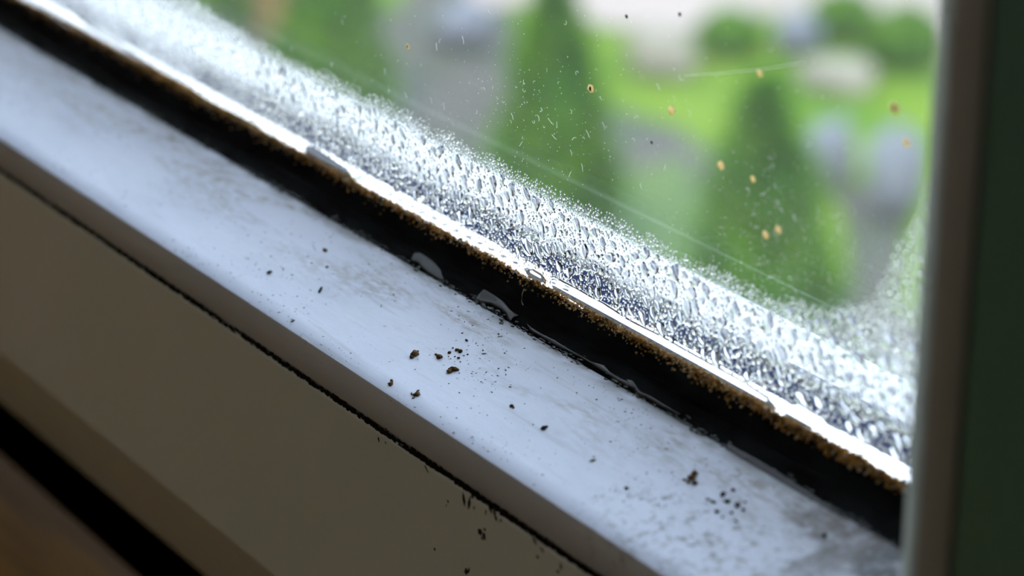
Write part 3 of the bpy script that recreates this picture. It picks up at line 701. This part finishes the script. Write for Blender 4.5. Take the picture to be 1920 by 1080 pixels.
# ------------------------------------------------------------------ the garden outside
GZ = -3.7
M_LAWN = pmat('lawn', (0.098, 0.155, 0.012), 0.9, spec=0.05, var=(0.055, 0.115, 0.010), scale=2.2)
M_LAWN2 = pmat('pale_lawn', (0.070, 0.110, 0.035), 0.9, spec=0.05, var=(0.045, 0.088, 0.028), scale=3)
M_GRAV = pmat('grey_gravel', (0.075, 0.068, 0.064), 0.9, spec=0.05, var=(0.048, 0.062, 0.042), scale=2.5)
M_PAVE = pmat('cream_paving', (0.25, 0.21, 0.19), 0.9, spec=0.05, var=(0.21, 0.185, 0.155), scale=1.2)
M_THUJA = pmat('thuja_green', (0.036, 0.145, 0.001), 0.8, spec=0.03, var=(0.095, 0.215, 0.002), scale=6)
M_BARK = pmat('bark', (0.14, 0.09, 0.05), 0.9)
M_TERRA = pmat('terracotta', (0.34, 0.17, 0.07), 0.85)
M_STONE = pmat('blue_grey_stone', (0.14, 0.155, 0.18), 0.9, spec=0.1, var=(0.10, 0.10, 0.13), scale=4)
M_CREAM = pmat('cream_stone', (0.20, 0.185, 0.15), 0.9, spec=0.05, var=(0.16, 0.15, 0.12), scale=4)
M_SHRUB = pmat('shrub_green', (0.055, 0.115, 0.008), 0.85, spec=0.05, var=(0.03, 0.085, 0.008), scale=5)
v, f = box_vf(-45, 25, 0.3, 60, GZ-0.3, GZ); struct(mk('ground', v, f, M_LAWN))
def patch(name, px, mat, z, th=0.012):
    P = [on_z(u, v_, GZ) for u, v_ in px]; n = len(P)
    vv = [(p.x, p.y, GZ+z) for p in P]+[(p.x, p.y, GZ-0.05) for p in P]
    ff = [tuple(range(n))]+[(i, i+n, (i+1) % n+n, (i+1) % n) for i in range(n)]
    o = mk(name, vv, ff, mat); bm = bmesh.new(); bm.from_mesh(o.data); bmesh.ops.recalc_face_normals(bm, faces=bm.faces); bm.to_mesh(o.data); bm.free()
    return struct(o)
def strip(name, xs, mat, z):
    n = len(xs); vv = [(x, y, GZ+z) for x, y in xs]+[(x, y, GZ-0.05) for x, y in xs]
    ff = [tuple(range(n))]+[(i, i+n, (i+1) % n+n, (i+1) % n) for i in range(n)]
    o = mk(name, vv, ff, mat); bm = bmesh.new(); bm.from_mesh(o.data); bmesh.ops.recalc_face_normals(bm, faces=bm.faces); bm.to_mesh(o.data); bm.free(); return struct(o)
strip('gravel_bed', [(-14, 4.6), (3, 4.6), (3, 6.1), (-6.8, 6.15), (-7.6, 6.5), (-8.6, 6.75), (-9.4, 6.6), (-14, 6.9)], M_GRAV, 0.01)
patch('pale_grass', [(1150, 330), (1290, 300), (1330, 520), (1160, 560)], M_LAWN2, 0.016)
patch('gravel_path', [(760, -20), (960, -60), (960, 60), (930, 360), (800, 420), (740, 200)], M_GRAV, 0.020)
patch('cream_paving', [(900, 25), (1040, 0), (1130, 55), (1280, 62), (1420, 35), (1560, 25), (1760, 75), (2100, 90), (2100, -400), (700, -400), (860, -30)], M_PAVE, 0.024)
patch('side_path', [(1565, 350), (1610, 345), (1700, 420), (1690, 540), (1600, 620), (1590, 440)], M_GRAV, 0.018)

def thuja(x, y, h, r, seed, label):
    root = empty('thuja_tree', (x, y, GZ)); tag(root, label, 'tree', 'young thuja trees in a row')
    rnd = random.Random(seed)
    v, f = tube_vf([(0, 0, -0.02), (0.005, 0, h*0.3), (0, 0.004, h*0.8)], [0.025, 0.02, 0.006], 7); mk('trunk', v, f, M_BARK, root)
    V = []; F = []
    def prof(t): return r*(min(1, t/0.12)**0.5)*(1-t)**0.72*1.05+0.012
    for i in range(1500):
        t = rnd.random()**1.25; a = rnd.uniform(0, 6.283); rr = prof(t)*(0.72+0.3*rnd.random())*(1+0.22*mnoise.noise(Vector((math.cos(a)*1.5, math.sin(a)*1.5, t*5+seed))))
        c = Vector((rr*math.cos(a), rr*math.sin(a), 0.05+t*(h-0.05)))
        out = Vector((math.cos(a), math.sin(a), 1.3+rnd.uniform(-.3, .5))).normalized(); sd = Vector((-math.sin(a), math.cos(a), rnd.uniform(-.6, .6))).normalized()
        L_ = rnd.uniform(0.05, 0.10); w = rnd.uniform(0.02, 0.035); nrm = out.cross(sd)*0.006
        b0 = len(V); V += [c-out*L_*0.4, c+sd*w+nrm, c+out*L_, c-sd*w+nrm, c+out*L_*0.3+nrm*2.5]
        F += [(b0, b0+1, b0+4), (b0+1, b0+2, b0+4), (b0+2, b0+3, b0+4), (b0+3, b0, b0+4)]
    core = []
    for j in range(9):
        t = j/8
        for i in range(12):
            a = 2*math.pi*i/12; core.append(Vector((prof(t)*0.72*math.cos(a), prof(t)*0.72*math.sin(a), 0.05+t*(h-0.08))))
    b0 = len(V); V += core
    F += [(b0+j*12+i, b0+j*12+(i+1) % 12, b0+(j+1)*12+(i+1) % 12, b0+(j+1)*12+i) for j in range(8) for i in range(12)]
    mk('foliage', V, F, M_THUJA, root)
    return root
thuja(-7.68, 5.42, 1.10, 0.30, 2, 'slim green thuja tree in the middle of the view')
thuja(-9.225, 5.31, 1.26, 0.30, 1, 'green thuja tree left of the middle one, cut by the top of the view')
thuja(-6.465, 5.484, 1.02, 0.32, 3, 'bright green thuja tree nearest the dark upright')
thuja(-10.75, 5.45, 1.25, 0.28, 4, 'green thuja tree at the far left, half hidden by the mist band')
def pot(u, v_):
    p = on_z(u, v_, GZ); root = empty('plant_pot', (p.x, p.y, GZ)); tag(root, 'tall orange terracotta pot between the two left trees', 'plant pot')
    prof = [(0.0, 0.001), (0.10, 0.0), (0.13, 0.36), (0.155, 0.37), (0.16, 0.43), (0.13, 0.43), (0.12, 0.38), (0.0, 0.38)]
    V = []; F = []; n = 20
    for r, z in prof:
        for i in range(n): a = 2*math.pi*i/n; V.append((r*math.cos(a), r*math.sin(a), z))
    for j in range(len(prof)-1):
        for i in range(n): F.append((j*n+i, j*n+(i+1) % n, (j+1)*n+(i+1) % n, (j+1)*n+i))
    mk('vessel', V[:], F, M_TERRA, root)
    v2, f2 = lump(Vector((0, 0, 0.375)), 0.12, 3, 0.2, (1, 1, .12), None, ICO2_V), ICO2_F; mk('soil', v2, f2, M_BARK, root)
pot(500, 60)
def boulder(u, v_, r, sc, mat, label, name='garden_stone', cat='stone', group='stones in the garden', seed=1):
    p = on_z(u, v_, GZ); V = lump(Vector((0, 0, 0)), r, seed, 0.28, sc, None, ICO3_V)
    zmin = min(q.z for q in V); V = [Vector((q.x, q.y, q.z-zmin-0.03)) for q in V]
    o = mk(name, V, ICO3_F, mat, None, True); o.location = (p.x, p.y, GZ); return tag(o, label, cat, group)
boulder(1553, 345, .12, (0.9, .9, 1.2), M_STONE, 'grey garden stone standing right of the nearest tree', seed=3)
boulder(1678, 410, .145, (0.85, .85, 1.35), M_STONE, 'large pale blue grey garden stone beside the dark upright', seed=4)
boulder(1572, 158, .15, (1.2, 1.2, .5), M_CREAM, 'low cream garden stone on the lawn at upper right', seed=5)
boulder(1240, 130, .17, (1.2, 1.0, .7), M_CREAM, 'cream garden stone at the edge of the paving behind the middle tree', seed=6)
boulder(1492, 95, .12, (1, 1, .9), M_STONE, 'small blue grey stone on the lawn below the paving', seed=7)
boulder(875, 90, .16, (1, 1, .8), M_STONE, 'lavender grey garden stone left of the middle tree', seed=8)
def shrub(u, v_, r, label, seed):
    p = on_z(u, v_, GZ); root = empty('garden_shrub', (p.x, p.y, GZ)); tag(root, label, 'shrub', 'low shrubs on the lawn'); rnd = random.Random(seed)
    v, f = tube_vf([(0, 0, -.02), (0.01, 0, r*0.6), (0, 0, r)], [.02, .015, .006], 6); mk('stem', v, f, M_BARK, root)
    V = lump(Vector((0, 0, r*0.62)), r*0.66, seed, 0.6, (1.15, 1, .6), None, ICO2_V); F = list(ICO2_F)
    for i in range(420):
        d = Vector((rnd.gauss(0, 1), rnd.gauss(0, 1), rnd.gauss(0, 1))).normalized(); c = Vector((0, 0, r*0.62))+Vector((d.x, d.y, d.z*0.75))*r*rnd.uniform(.7, 1)
        a = d.orthogonal().normalized(); b_ = d.cross(a); an = rnd.uniform(0, 6.28); s = a*math.cos(an)+b_*math.sin(an); w = d.cross(s)
        b0 = len(V); V += [c-s*.04, c+w*.02, c+s*.05, c-w*.02, c+d*.012]; F += [(b0, b0+1, b0+4), (b0+1, b0+2, b0+4), (b0+2, b0+3, b0+4), (b0+3, b0, b0+4)]
    mk('foliage', V, F, M_SHRUB, root)
shrub(1368, 100, .17, 'low round shrub behind and left of the nearest tree', 1)
shrub(1580, 70, .18, 'low round shrub right of the small blue grey stone', 2)
shrub(1690, 120, .22, 'broad dark shrub on the lawn at upper right beside the upright', 3)

# ------------------------------------------------------------------ added fill lamp, unseen behind the camera, to brighten the room-facing surfaces
M_LAMPM = pmat('lamp_metal', (0.25, 0.25, 0.25), 0.4, metal=1.0)
ml, nt, b = mat_base('fill_lamp_globe'); b.inputs['Base Color'].default_value = (0.9, 0.85, 0.75, 1); b.inputs['Emission Color'].default_value = (1.0, 0.88, 0.77, 1); b.inputs['Emission Strength'].default_value = 6.6
lamp = empty('added_fill_lamp', (-0.6, -1.7, RZ1)); tag(lamp, 'added globe lamp, unseen behind the viewer, brightening the room side', 'lamp')
v, f = tube_vf([(0, 0, -0.03), (0, 0, 0.0)], 0.06, 20); mk('mount', v, f, M_LAMPM, lamp)
v, f = tube_vf([(0, 0, -0.22), (0, 0, -0.03)], 0.008, 10); mk('rod', v, f, M_LAMPM, lamp)
mk('globe', [Vector((0, 0, -0.34))+c*0.13 for c in ICO3_V], ICO3_F, ml, lamp, True)
